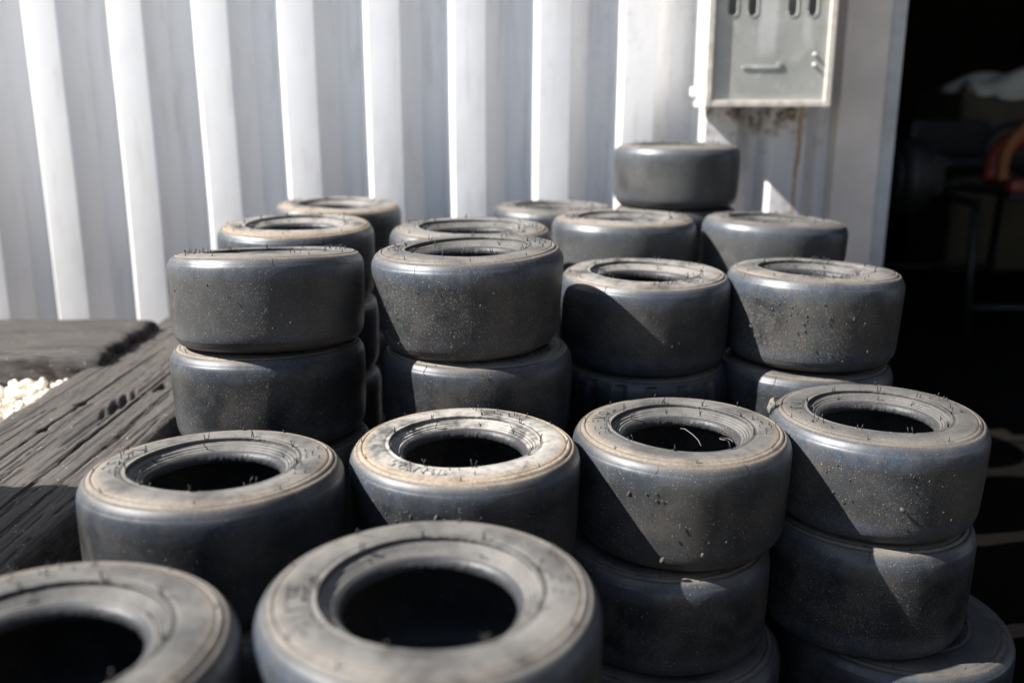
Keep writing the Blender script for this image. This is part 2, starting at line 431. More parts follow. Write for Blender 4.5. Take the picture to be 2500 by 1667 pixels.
# door with real slots
cu = bpy.data.curves.new('door_outline', 'CURVE'); cu.dimensions = '2D'; cu.fill_mode = 'BOTH'; cu.extrude = .0012
def spl(pts):
    s = cu.splines.new('POLY'); s.points.add(len(pts)-1); s.use_cyclic_u = True
    for i, p in enumerate(pts): s.points[i].co = (p[0], p[1], 0, 1)
m_ = .0145
spl([(BX0+m_, BZ0+m_), (BX1-m_, BZ0+m_), (BX1-m_, BZ1-m_), (BX0+m_, BZ1-m_)])
for cx in (.4605, .5020, .5855, .6270):
    r = .0088; zb, zt = CAMZ+.190, CAMZ+.285
    spl([(cx+r*math.cos(a), zb+r*math.sin(a)) for a in np.linspace(math.pi, 2*math.pi, 13)] +
        [(cx+r*math.cos(a), zt+r*math.sin(a)) for a in np.linspace(0, math.pi, 13)])
co = bpy.data.objects.new('tmp', cu); C.objects.link(co)
dg = bpy.context.evaluated_depsgraph_get(); me = bpy.data.meshes.new_from_object(co.evaluated_get(dg))
bpy.data.objects.remove(co)
me.name = 'door'
for v in me.vertices: v.co = (v.co.x, BYF+.0085-v.co.z, v.co.y)
me.materials.clear(); me.materials.append(M_box)
door = PM(link_mesh('door', me, M_box))
# raised slot rims
for cx in (.4605, .5020, .5855, .6270):
    V = []; F = []
    r = .0102; zb, zt = CAMZ+.190, CAMZ+.285
    pts = [(cx+r*math.cos(a), BYF+.0072, zb+r*math.sin(a)) for a in np.linspace(math.pi, 2*math.pi, 13)] + \
          [(cx+r*math.cos(a), BYF+.0072, zt+r*math.sin(a)) for a in np.linspace(0, math.pi, 13)]
    tube(V, F, pts+[pts[0]], .0012, 6)
    PM(link_mesh('slot_rim', mesh_from('slot_rim', V, F, True), M_box))
bm = bmesh.new(); box_bm(bm, (.486, BYF+.0052, CAMZ+.0750), (.566, BYF+.0074, CAMZ+.0805), .0008)
box_bm(bm, (.560, BYF+.0050, CAMZ+.078), (.570, BYF+.0073, CAMZ+.0885), .0008)
PM(bm_obj('latch_bar', bm, simple('latch_paint', (.45, .46, .44), .35)))
M_riv = simple('rivet_metal', (.6, .58, .53), .3, .3)
for (hx, hz) in ((.6385, CAMZ+.083), (.638, CAMZ+.104), (BX0+.004, CAMZ+.155)):
    bm = bmesh.new()
    bmesh.ops.create_uvsphere(bm, u_segments=12, v_segments=8, radius=.0045, matrix=Matrix.Translation((hx, BYF+.0045, hz)) @ Matrix.Diagonal((1, .6, 1, 1)))
    PM(bm_obj('rivet', bm, M_riv, smooth=True))
bm = bmesh.new(); box_bm(bm, (BX0-.012, BYB-.035, CAMZ+.020), (BX0-.0002, BYB-.008, CAMZ+.040), .002)
PM(bm_obj('wall_bracket', bm, M_boxw))
bm = bmesh.new(); box_bm(bm, (BX0-.010, BYB-.10, CAMZ+.150), (BX0-.0002, BYB-.085, CAMZ+.168), .002)
PM(bm_obj('hinge', bm, M_boxw))

# ------------------------------------------------------------------ timber sleepers
def sleeper(name, x0, x1, y0, y1, z0, z1, mat, cracks=(), holes=(), seed=0, axis='y', nx=110, ny=300, rag=.004):
    """a weathered beam; the grain runs along `axis`; top is a height field with cracks and holes"""
    rng = np.random.RandomState(seed)
    L = (y1-y0) if axis == 'y' else (x1-x0); Wd = (x1-x0) if axis == 'y' else (y1-y0)
    u = np.linspace(0, 1, nx); v = np.linspace(0, 1, ny)
    U, Vv = np.meshgrid(u, v)                       # U across, V along
    A, B = U*Wd, Vv*L                               # metres
    def val(ph, fa, fb): return np.sin(A*fa+ph+1.7*np.sin(B*fb+ph*2))
    H = np.zeros_like(A); cr = np.zeros_like(A)
    for k in range(14):
        fa = rng.uniform(60, 420); H += .00005*val(rng.uniform(0, 6), fa, rng.uniform(2, 9))*(90/fa)**.3
    H += .0010*np.sin(B*3.1+rng.uniform(0, 6))+.0004*np.sin(A*14+B*2+rng.uniform(0, 6))
    # random splits
    allc = list(cracks)
    for k in range(70):
        a = rng.uniform(.01, Wd-.01); b = rng.uniform(0, L*.95); ln = rng.uniform(.08, .45)
        allc.append((a, b, a+rng.uniform(-.012, .012), b+ln, rng.uniform(.0004, .0013), rng.uniform(.0015, .006)))
    for (a0, b0, a1, b1, wd, dp) in allc:
        tt = (B-b0)/(b1-b0); m = (tt > 0) & (tt < 1)
        ac = a0+(a1-a0)*tt+.0006*np.sin(B*25+a0*90)+.0005*np.sin(B*110+a0*40)
        ww = wd*np.sqrt(np.clip(tt*(1-tt)*4, 0, 1))+1e-6
        q = np.clip(1-np.abs(A-ac)/(ww*1.6), 0, 1)*m
        H -= dp*q; cr = np.maximum(cr, np.clip(q*1.8, 0, 1)*min(1, dp/.003))
    for (a, b, ra, rb) in holes:
        q = np.clip(1.4-np.sqrt(((A-a)/ra)**2+((B-b)/rb)**2)-.25*np.sin(A*400+B*150), 0, 1)
        H -= .012*q; cr = np.maximum(cr, np.clip(q*1.6, 0, 1))
    e = np.minimum(U, 1-U)*Wd                         # worn arrises
    H -= .010*np.exp(-(e/.006)**1.0)*(1+.5*np.sin(B*37+rng.uniform(0, 6)))
    ej = rag*(np.sin(B*17+rng.uniform(0, 6))+.6*np.sin(B*61)+.4*np.sin(B*140))
    shift = ej*np.clip(1-e/.03, 0, 1)*np.where(U < .5, 1, -1)
    Ax = A+shift*.6
    eb = np.minimum(Vv, 1-Vv)*L
    H -= .006*np.exp(-(eb/.006))
    endj = .004*np.sin(A*70)+.003*np.sin(A*190+1)
    Bx = B+endj*np.clip(1-eb/.03, 0, 1)
    Z = z1+H
    N = nx*ny
    if axis == 'y': X, Y = x0+Ax, y0+Bx
    else: X, Y = x0+Bx, y0+Ax
    top = np.stack([X.ravel(), Y.ravel(), Z.ravel()], 1)
    idx = np.arange(N).reshape(ny, nx)
    F = []
    q = np.stack([idx[:-1, :-1].ravel(), idx[:-1, 1:].ravel(), idx[1:, 1:].ravel(), idx[1:, :-1].ravel()], 1)
    if axis == 'x': q = q[:, ::-1]
    F += [tuple(r) for r in q]
    # side skirt: rows going down
    loop = list(idx[0, :]) + list(idx[1:, -1]) + list(idx[-1, -2::-1]) + list(idx[-2:0:-1, 0])
    V = [top]; prev = loop; base = N; n = len(loop)
    P0 = top[loop]
    cxy = P0.mean(0)
    for r in range(1, 9):
        f = r/8
        P = P0.copy(); P[:, 2] = P0[:, 2]*(1-f)+z0*f
        j = .0022*np.sin(np.arange(n)*.31+r*2.1)+.002*np.sin(np.arange(n)*.083+r)+(.003 if r < 8 else 0)*math.sin(f*3.14)
        d = P[:, :2]-np.clip(P[:, :2], [x0+.03, y0+.03], [x1-.03, y1-.03])
        d /= np.maximum(np.linalg.norm(d, axis=1, keepdims=True), 1e-6)
        P[:, :2] += d*j[:, None]
        V.append(P); cur = list(range(base, base+n)); base += n
        for i in range(n):
            i2 = (i+1) % n
            fc = (prev[i2], prev[i], cur[i], cur[i2])
            F.append(fc if axis == 'y' else fc[::-1])
        prev = cur
    me = mesh_from(name, np.concatenate(V), F, True)
    at = me.attributes.new('crack', 'FLOAT', 'POINT')
    full = np.zeros(len(me.vertices)); full[:N] = cr.ravel(); at.data.foreach_set('value', full)
    return link_mesh(name, me, mat)
SZ = CAMZ-.45
o = sleeper('timber_sleeper', -.765, -.505, .15, 2.165, SZ-.15, SZ, M_wood, seed=3, ny=620, nx=120,
    cracks=[(.085, .75, .10, 1.62, .0018, .007), (.175, .55, .170, 1.75, .0020, .008), (.12, .5, .13, 1.1, .0014, .006), (.205, .7, .215, 1.3, .0013, .006), (.03, .8, .045, 1.8, .0010, .004), (.148, 1.05, .158, 1.35, .0045, .003)],
    holes=[(.092, 1.241, .0065, .009), (.090, 1.120, .006, .008), (.150, 1.245, .010, .05), (.185, 1.33, .006, .02)])
tag(o, 'long weathered timber sleeper running towards the wall beside the tyre stacks', 'sleeper', 'timber sleepers edging the gravel')
o = sleeper('timber_sleeper', -.760, -.510, .18, 2.15, .004, SZ-.151, M_wood, seed=8, ny=160, nx=40)
tag(o, 'dark timber sleeper lying underneath the long weathered one beside the tyres', 'sleeper', 'timber sleepers edging the gravel')
o = sleeper('timber_sleeper', -2.4, -.735, 1.60, 1.89, GZ-.02, CAMZ-.425, M_wood2, seed=11, axis='x', ny=420, nx=90, rag=.0025,
    cracks=[(.012, .9, .016, 1.62, .006, .02)])
tag(o, 'short rough timber sleeper lying parallel to the white wall behind the gravel', 'sleeper', 'timber sleepers edging the gravel')
o = sleeper('added_shade_block', -1.12, -.86, -.1, 1.00, GZ-.01, CAMZ-.10, M_wood, seed=21, ny=120, nx=40)  # unseen block, added to throw the shadow across the long sleeper
tag(o, 'unseen timber block added outside the left edge to shade the long sleeper', 'timber block')

# ------------------------------------------------------------------ kart tyres
NS = 256
def profile(W, R, rb=.0660):
    """top half outline (r, z) in three runs: bead, sidewall, tread; z measured from the base"""
    k = R/.130
    T = W
    bead = [(.0755, T-.0255), (.0720, T-.0260), (.0690, T-.0245), (.0668, T-.0225), (rb, T-.0200), (.0662, T-.0175), (.0672, T-.0152), (.0688, T-.0135),
            (.0702, T-.0126), (.0712, T-.0122), (.0716, T-.0120), (.0725, T-.0108), (.0740, T-.0102), (.0744, T-.0114), (.0750, T-.0096), (.0768, T-.0084), (.0772, T-.0096), (.0778, T-.0076),
            (.0795, T-.0062), (.0799, T-.0074), (.0806, T-.0058), (.0825, T-.0052), (.0848, T-.0052)]
    side = [(.0848, T-.0052), (.0836, T-.0022), (.0838, T-.0012), (.0845, T-.0006), (.0850, T-.0013), (.0872, T-.0010), (.0877, T-.0016), (.0884, T-.0008), (.092, T-.0003), (.097, T), (.102, T-.0001), (.107, T-.0006), (.1115, T-.0015),
            (.1133, T-.0019), (.1140, T-.0030), (.1148, T-.0030), (.1153, T-.0020), (.1170, T-.0027), (.1188, T-.0036), (.1194, T-.0050), (.1202, T-.0050)]
    tread = [(.1202, T-.0050), (.1208, T-.0044), (.1232, T-.0066), (.1252, T-.0092), (.1270, T-.0124), (.1272, T-.0130), (.1276, T-.0134), (.1286, T-.0165), (.1294, T-.0205), (.1298, T-.0260), (.1300, T-.032), (.13015, T-.042)]
    lower = W*.5
    def sc_(l, f): return [(a*(1 if a < .08 else 1+(k-1)*min(1, (a-.08)/.04)), b) for a, b in l]
    bead, side, tread = [sc_(l, k) for l in (bead, side, tread)]
    zz = np.linspace(W-.05, .05, 9)
    mid = [(R+.0003, z) for z in zz]
    mir = lambda l: [(a, W-b) for a, b in reversed(l)]
    inside = [(R-.009, .030), (R-.006, W*.3), (R-.006, W*.7), (R-.009, W-.030)]
    ins_t = [(R-.012, W-.016), (.105, W-.0085), (.090, W-.0095), (.082, W-.016), (.0755, W-.0255)]
    return dict(bead=bead, side=side, tread=tread+mid+mir(tread), side_b=mir(side), bead_b=mir(bead),
                inner=mir(ins_t)[0:]+inside+ins_t)
def lathe(name, prof, W, R, taper, seed, rough_tip=False, notch=False):
    rng = np.random.RandomState(seed)
    th = np.linspace(0, 2*np.pi, NS, endpoint=False)
    # periodic lumpy deformation, same for all parts of one variant
    rg = np.random.RandomState(99)
    lump = sum(a*np.sin(n*th+p) for n, a, p in ((2, .0009, 1.1), (3, .0006, .4), (5, .0003, 2.2)))
    zl = sum(a*np.sin(n*th+p) for n, a, p in ((2, .0008, .3), (3, .0005, 2.4)))
    V = np.zeros((len(prof), NS, 3))
    for i, (r, z) in enumerate(prof):
        wgt = min(1, max(0, (r-.088)/.03))
        rr = r*(1-taper*wgt*max(0, (W*.86-z))/W) + lump*wgt
        if rough_tip and z > W*.5:
            if abs(r-.0660) < .0009: rr = rr+rng.uniform(-.0010, .0004, NS)
        zz = z + zl*min(1, max(0, (.125-r)/.02))*(1 if z > W/2 else -0.0)
        if rough_tip and (abs(r-.0836) < .0001 or abs(r-.0838) < .0001) and z > W*.5:
            rr = rr+np.where(rng.uniform(0, 1, NS) < .6, rng.uniform(-.0009, .0002, NS), 0)*(np.sin(th*2+1) > -.5)
        if notch:
            q = (np.abs(((th*17/(2*np.pi)) % 1)-.5) < .17)
            if W*.66 < z < W-.012: rr = rr-np.where(q, .0055, 0)
        V[i, :, 0] = rr*np.cos(th); V[i, :, 1] = rr*np.sin(th); V[i, :, 2] = zz
    n = len(prof); idx = np.arange(n*NS).reshape(n, NS); nx_ = np.roll(idx, -1, 1)
    F = np.stack([idx[:-1].ravel(), idx[1:].ravel(), nx_[1:].ravel(), nx_[:-1].ravel()], 1)
    me = mesh_from(name, V.reshape(-1, 3), F[:, ::-1], True)
    return me
VAR = {}
def variant(kind, taper):
    key = (kind, taper)
    if key in VAR: return VAR[key]
    W, R = (.1265, .130) if kind in ('front', 'wet') else (.180, .140)
    mat = M_front if kind in ('front', 'wet') else M_rear
    p = profile(W, R)
    sd = len(VAR)*7+1
    d = {}
    d['inner_lining'] = lathe('inner_lining', p['inner'], W, R, taper, sd)
    d['bead'] = lathe('bead', p['bead'], W, R, taper, sd+1, True)
    d['sidewall'] = lathe('sidewall', p['side'], W, R, taper, sd+1, True)
    d['tread'] = lathe('tread', p['tread'], W, R, taper, sd+2, notch=(kind == 'wet'))
    d['sidewall.001'] = lathe('sidewall', p['side_b'], W, R, taper, sd+3)
    d['bead.001'] = lathe('bead', p['bead_b'], W, R, taper, sd+4)
    for me in d.values(): me.materials.append(mat)
    VAR[key] = (d, W, R, mat)
    return VAR[key]

def hairs(W, R, seed, amount=1.0, side_letters=3.1):
    """moulding spews: thin bent rubber hairs on the upper sidewall and a few on the shoulder"""
    rnd = random.Random(seed); V = []; F = []
    def hair(r, th, z, ln, rad=.00058, lean=.30):
        p = Vector((r*math.cos(th), r*math.sin(th), z-.0008))
        d = Vector((rnd.uniform(-lean, lean), rnd.uniform(-lean, lean), 1)).normalized()
        q = p+d*ln*.55
        d2 = (d+Vector((rnd.uniform(-.5, .5), rnd.uniform(-.5, .5), 0))).normalized()
        tube(V, F, [p, q, q+d2*ln*.45], rad, 5, taper=.8)
    n = 9
    for i in range(n):
        th = 2*math.pi*(i+rnd.uniform(-.1, .1))/n+seed
        for k in range(2):
            hair(.0850+rnd.uniform(-.0015, .001), th+rnd.uniform(-.05, .05), W, rnd.uniform(.005, .0095)*amount)
        if rnd.random() < .6: hair(.0745, th+rnd.uniform(-.04, .04), W-.0095, rnd.uniform(.005, .010)*amount, lean=.8)
    for i in range(8):
        th = 2*math.pi*(i+rnd.uniform(-.25, .25))/8
        hair(.1144*R/.13, th, W-.002, rnd.uniform(.004, .007)*amount)
    for c0 in (side_letters, side_letters+math.pi*.95):
        for i in range(12):
            th = c0+rnd.uniform(-.42, .42)
            hair(rnd.choice((.0925, .0985, .1055)), th, W-.0002, rnd.uniform(.003, .0062)*amount)
    # flat seam lines across the shoulder
    for i in range(6):
        th = 2*math.pi*(i+rnd.uniform(-.3, .3))/6
        pts = []
        for (r, z) in ((.1205, W-.0046), (.1235, W-.0068), (.1254, W-.0094), (.1273, W-.0128), (.1284, W-.0155)):
            r *= 1+(R/.13-1); tt = th+(r-.12)*rnd.uniform(-2, 2)
            pts.append((r*math.cos(tt), r*math.sin(tt), z))
        tube(V, F, pts, .00028, 4)
    return mesh_from('moulding_hair', V, F, True)

def lettering(W, R, seed, c0, emblem):
    """worn moulded marks on the sidewall: outline characters too worn to read and an oval stamp"""
    rnd = random.Random(seed); V = []; F = []
    def on(r, th, h=.0001): 
        zz = W-.0003-(.0010 if r > .107 else 0)
        return (r*math.cos(th), r*math.sin(th), zz+h)
    def poly(pts, rad=.00045): tube(V, F, [on(r, th) for r, th in pts], rad, 5)
    shapes = [[(0, 0), (0, 1), (.6, .85), (.8, .5), (.6, .15), (0, 0)], [(0, 1), (.9, 1)], [(.45, 1), (.45, 0)], [(0, 0), (.45, 1), (.9, 0)],
              [(.8, .9), (.2, .95), (.1, .55), (.7, .45), (.8, .1), (.1, .05)], [(0, 0), (0, 1), (.8, 1)], [(0, .5), (.7, .5)], [(.8, .85), (.4, 1), (.05, .6), (.1, .2), (.5, 0), (.85, .2)]]
    n = 8; span = 1.25
    for i in range(n):
        sh = shapes[(i*3+seed) % len(shapes)]
        th0 = c0+span*(i/n-.5)
        pts = []
        for k in range(len(sh)-1):
            for t in np.linspace(0, 1, 4): 
                a = sh[k][0]*(1-t)+sh[k+1][0]*t; b = sh[k][1]*(1-t)+sh[k+1][1]*t
                pts.append((.0925+.0145*(1-b), th0+a*.115))
        poly(pts)
    ce = emblem; cr = .1045
    pts = []
    for a in np.linspace(0, 2*math.pi, 20):
        pts.append((cr+.0045*math.sin(a), ce+.062*math.cos(a)))
    poly(pts, .0005)
    for k in range(5):
        a = -.035+.0165*k
        poly([(cr-.002, ce+a), (cr+.0005, ce+a+.006), (cr+.0022, ce+a-.002)], .0005)
    # four small wedge marks on the outer band
    for k in range(4):
        th = c0+.62+.035*k
        tube(V, F, [((R-.0075)*math.cos(th), (R-.0075)*math.sin(th), W-.0072), ((R-.0052)*math.cos(th+.006), (R-.0052)*math.sin(th+.006), W-.0088)], .0010, 6, taper=.4)
    return mesh_from('worn_lettering', V, F, True)

HM = {}
LM = {}
LABELS = []
def tyre(x, y, ztop, label, kind='front', taper=.03, rot=(0, 0), spin=0., col=(.3, .3, .2, .4), W=None, hair=1, seed=None, Rs=None, group='stacked kart tyres', name='kart_tyre', dust=.12):
    d, W0, R0, mat = variant(kind, taper)
    W = W or W0
    base = CAMZ+ztop-W
    m = Matrix.Rotation(R_(rot[0]), 3, 'X') @ Matrix.Rotation(R_(rot[1]), 3, 'Y') @ Matrix.Rotation(spin, 3, 'Z')
    root = empty(name, (x, y, base), m.to_euler())
    # keep the top centre in place when the tyre is tipped
    sx = (Rs/R0 if Rs else 1)
    el = .011*math.sin(x*41+y*23+ztop*57)
    root.scale = (sx*(1+el), sx*(1-el), W/W0)
    tag(root, label, 'tyre', group)
    parts = []
    for nm, me in d.items():
        parts.append(link_mesh(nm.split('.')[0], me, mat, root))
    seed = seed if seed is not None else int(abs(x*977+y*531+ztop*131)) % 97
    if hair:
        hs = seed % 6 + (100 if kind == 'rear' else 0)
        if hs not in HM:
            HM[hs] = hairs(W0, R0, hs+3); HM[hs].materials.append(M_hair)
            LM[hs] = lettering(W0, R0, hs, 3.1-.3*0, 3.1+math.pi+.25); LM[hs].materials.append(mat)
        parts.append(link_mesh('moulding_hair', HM[hs], M_hair, root)); parts[-1]['kind'] = 'stuff'
        parts.append(link_mesh('worn_lettering', LM[hs], mat, root))
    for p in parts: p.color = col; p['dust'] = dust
    return root, base-CAMZ, W

T = {}
def col(pale, specks, tan, bloom_sheen): return (pale, specks, tan, bloom_sheen)
# --- nearest pair, out of focus
T['fgc'] = tyre(-.061, .630, -.346, 'large blurred kart tyre lying nearest the camera, its whole hole visible at the bottom', W=.130, taper=.03, spin=.5, col=col(.2, .1, .12, .9), dust=0.30, seed=1)
T['fgl'] = tyre(-.318, .557, -.346, 'blurred kart tyre in the bottom corner beside the timber, half cut off', W=.130, taper=.03, spin=2.0, col=col(.15, .1, .2, .3), dust=0.20, seed=2)
# --- second row, left to right
T['t21'] = tyre(-.305, .891, -.352, 'kart tyre beside the shaded end of the long timber, thin tan edge ring', taper=.03, rot=(-2.5, 0), spin=.2, col=col(.25, .15, .35, .5), dust=0.20, W=0.134, seed=3)
T['t22'] = tyre(-.053, .986, -.361, 'kart tyre with chalky white sidewall and wide tan ring, just behind the nearest tyre', taper=.04, spin=1.4, col=col(1.0, .3, .75, .6), dust=0.20, W=0.134, seed=4)
T['t23'] = tyre(.201, 1.053, -.368, 'grey slick kart tyre touching the chalky one, with a loose rubber thread in its hole', taper=.05, spin=.0, col=col(.15, .45, .4, .35), dust=0.35, W=0.134, seed=5)
T['t24'] = tyre(.455, 1.103, -.365, 'kart tyre nearest the doorway in the second row, purplish shoulder, gritty tread', taper=.05, rot=(0, -.5), spin=.35, col=col(.05, .7, .15, 1.0), dust=0.40, W=0.129, seed=6)
# --- third row
T['t31'] = tyre(-.328, 1.238, -.188, 'tall brown slick kart tyre tipped back so its hole is hidden, beside the timber', taper=.035, rot=(-5.8, -.9), spin=.6, col=col(.2, .55, .25, .5), dust=0.45, seed=7, W=.124)
T['t32'] = tyre(-.056, 1.251, -.182, 'violet tinged slick kart tyre tapering downward, covered with pale grit', taper=.11, rot=(.5, -2), spin=.1, col=col(.15, 1.0, .2, 1.0), dust=0.30, W=0.135, seed=8)
T['t33'] = tyre(.203, 1.414, -.243, 'dusty topped kart tyre with a diagonal shadow across its tread', taper=.03, rot=(1, 0), spin=2.2, col=col(.55, .35, .2, .8), dust=0.30, W=0.139, seed=9)
T['t34'] = tyre(.456, 1.396, -.237, 'kart tyre beside the doorway in the third row, tread scattered with coarse orange grit', taper=.05, rot=(-1.5, 1), spin=1.7, col=col(.3, 1.0, .2, 1.0), dust=0.35, W=0.138, seed=10)
# --- fourth row
T['t41'] = tyre(-.362, 1.576, -.190, 'tan edged kart tyre showing its round hole, just behind the tipped brown tyre', taper=.03, rot=(2, 0), spin=.9, col=col(.7, .3, .9, .5), seed=11)
T['t42'] = tyre(-.066, 1.509, -.187, 'blurred kart tyre with its hole showing, directly behind the violet tinged tyre', taper=.03, rot=(1.2, 0), spin=2.9, col=col(.3, .2, .25, .4), dust=0.30, seed=12)
T['t43'] = tyre(.201, 1.681, -.191, 'brownish kart tyre directly behind the dusty topped one, left of the smooth grey one', taper=.03, spin=.4, col=col(.4, .4, .35, .3), dust=0.70, seed=13)
T['t44'] = tyre(.472, 1.700, -.197, 'smooth grey kart tyre standing in front of the white door post', taper=.03, rot=(-1, 2.5), spin=1.1, col=col(.1, .15, .1, .8), dust=0.65, seed=14)
# --- fifth row
T['t51'] = tyre(-.363, 1.950, -.195, 'rearmost kart tyre by the wall, tan rimmed, half hidden by another tan tyre', taper=.03, rot=(1.5, 1.5), spin=.3, col=col(.7, .2, .8, .4), seed=15)
T['t52'] = tyre(.089, 2.017, -.206, 'rear kart tyre near the wall showing only its dusty top between two tyres', taper=.03, spin=2.5, col=col(.3, .2, .2, .2), seed=16)
T['t53'] = tyre(.344, 1.984, -.077, 'single kart tyre raised above all the others, below the meter box', taper=.02, spin=.7, col=col(.2, .2, .2, .3), dust=0.75, seed=17)
# --- tyres underneath, stack by stack
def under(key, specs):
    root, zb, _ = T[key]
    x, y = root.location.x, root.location.y
    z = zb
    tot = CAMZ+zb-.005
    fixed = sum(s.get('W', .1265) for s in specs[:-1]); 
    for i, s in enumerate(specs):
        s = dict(s); dx, dy = s.pop('off', (0, 0)); lab = s.pop('label'); dz = s.pop('dz', 0)
        if i == len(specs)-1: s['W'] = CAMZ+z-.005
        else: s.setdefault('W', .1265)
        r = tyre(x+dx, y+dy, z-.0004+dz, lab, hair=s.pop('hair', 0), **s)
        z = r[1]
plain = lambda lab, **k: dict(label=lab, taper=.03, col=col(.2, .25, .2, .4), **k)
wide = lambda lab, **k: dict(label=lab, kind='rear', taper=.03, col=col(.2, .2, .1, .4), Rs=k.pop('Rs', .1285), **k)
under('fgc', [plain('kart tyre directly under the large blurred nearest tyre', spin=2.), wide('wide tyre at the foot of the nearest middle stack')])
under('fgl', [plain('kart tyre directly under the cut off corner tyre', spin=1.), wide('wide tyre at the foot of the corner stack')])
under('t21', [plain('kart tyre under the thin tan ringed one by the timber', spin=1.), wide('wide tyre at the foot of the stack by the timber end')])
under('t22', [plain('kart tyre under the chalky white one', spin=1.), wide('wide tyre at the foot of the stack with the chalky tyre')])
under('t23', [dict(label='shaded dark blue kart tyre under the one with the rubber thread', taper=.02, col=col(.15, .25, .2, .6), off=(-.018, -.002), spin=2., hair=1, seed=3),
              dict(label='wide black tyre at the foot of the stack under the rubber thread tyre', kind='rear', taper=.03, col=col(.1, .1, .1, .4), off=(-.013, -.015), Rs=.14, hair=1, seed=2)])
under('t24', [dict(label='kart tyre half in shadow, under the purplish second row tyre by the doorway', taper=.03, col=col(.15, .6, .2, .7), off=(-.004, .0), spin=2.6, hair=1, seed=4, W=.150),
              dict(label='widest tyre lying flat at the foot of the stack nearest the doorway', kind='rear', taper=.03, col=col(.0, .15, .1, .4), off=(.045, .0), spin=4.2, Rs=.148, hair=1, seed=5)])
under('t31', [dict(label='brown kart tyre under the tipped back one, a dark gap between them', taper=.035, col=col(.4, .5, .3, .5), off=(-.004, .0), spin=2.9, hair=1, seed=2, W=.1285, rot=(-3.4, -.9), dz=.0015),
              wide('wide tyre third down in the stack with the tipped brown tyre', W=.18), wide('wide tyre at the foot of the stack with the tipped brown tyre')])
under('t32', [dict(label='kart tyre under the violet one, with one lit patch and a small pit', taper=.02, col=col(.2, .4, .2, .3), off=(.008, .004), spin=2.9, hair=1, seed=1),
              wide('wide tyre third down under the violet tinged tyre', W=.18), wide('wide tyre at the foot of the stack with the violet tyre')])
under('t33', [dict(label='grooved wet weather kart tyre with notched shoulder under the dusty topped one', kind='wet', taper=.0, col=col(.2, .2, .1, .5), off=(.003, -.003), spin=1.9, hair=1, seed=0),
              plain('kart tyre third down under the grooved one'), wide('wide tyre at the foot of the stack with the grooved tyre')])
under('t34', [dict(label='kart tyre with a narrow lit band under the third row doorway tyre', taper=.02, col=col(.15, .4, .2, .6), off=(-.004, .0), spin=2.2, hair=1, seed=3),
              plain('kart tyre third down by the doorway in the third row'), wide('wide tyre at the foot of the third row stack by the doorway')])
for k, nm in (('t41', 'tan edged tyre behind the tipped one'), ('t42', 'tyre behind the violet one'), ('t43', 'brownish tyre'), ('t44', 'smooth grey tyre by the post'),
              ('t51', 'rearmost tan rimmed tyre'), ('t52', 'rear dusty topped tyre')):
    under(k, [plain('kart tyre directly under the '+nm), wide('wide tyre third down under the '+nm, W=.18), wide('wide tyre at the foot under the '+nm)])
under('t53', [plain('kart tyre in deep shadow under the single raised tyre'), plain('kart tyre third down under the single raised tyre'), wide('wide tyre fourth down under the raised tyre', W=.18), wide('wide tyre at the foot under the raised tyre')])

# loose thread and curl of rubber in the hole of t23 (sub-features of that tyre)
def on_tyre(key, name, V, F, mat):
    root = T[key][0]
    o = link_mesh(name, mesh_from(name, V, F, True), mat, root); o.color = (.3, .2, .1, .1)
    return o
M_thread = simple('pale_rubber_thread', (.16, .15, .14), .5)
V = []; F = []
Wf = .1265
pts = [(.012, .0655, Wf-.026), (.016, .058, Wf-.024), (.024, .047, Wf-.027), (.029, .035, Wf-.030), (.031, .026, Wf-.034)]
tube(V, F, pts, .00045, 5)
pts = [(.065, .002, Wf-.022)] + [(.0555+.0075*math.cos(a), .002+.0075*math.sin(a), Wf-.020+.001*a) for a in np.linspace(0, 4.6, 14)]
tube(V, F, pts, .00045, 5)
on_tyre('t23', 'rubber_thread', V, F, M_thread)
# lump of melted rubber stuck beside t24
bm = bmesh.new(); bmesh.ops.create_icosphere(bm, subdivisions=3, radius=1)
rr = random.Random(5)
for v in bm.verts:
    n = 1+.16*math.sin(v.co.x*5+1)+.12*math.sin(v.co.y*7+v.co.z*4)+.08*math.sin(v.co.z*11+2)
    v.co = Vector((v.co.x*.0056*n*(1-.15*v.co.z), v.co.y*.005*n, v.co.z*.0115*n+.0105))
lump = bm_obj('rubber_lump', bm, simple('dusty_rubber_lump', (.13, .12, .11), .85, 0, 300, .35, .001), smooth=True)
r24 = T['t24'][0]
lump.parent = r24
lump.matrix_parent_inverse = Matrix.Identity(4)
ca = -r24.rotation_euler[2]
wx, wy = -.124, .028
lump.location = (wx*math.cos(ca)-wy*math.sin(ca), wx*math.sin(ca)+wy*math.cos(ca), Wf-.016)
V = []; F = []
tube(V, F, [(.001, 0, .021), (.004, .0, .0225), (.0075, .0, .0225), (.009, 0, .0205)], .0009, 6, taper=.6)
hk = link_mesh('lump_curl', mesh_from('lump_curl', V, F, True), M_hair, lump)
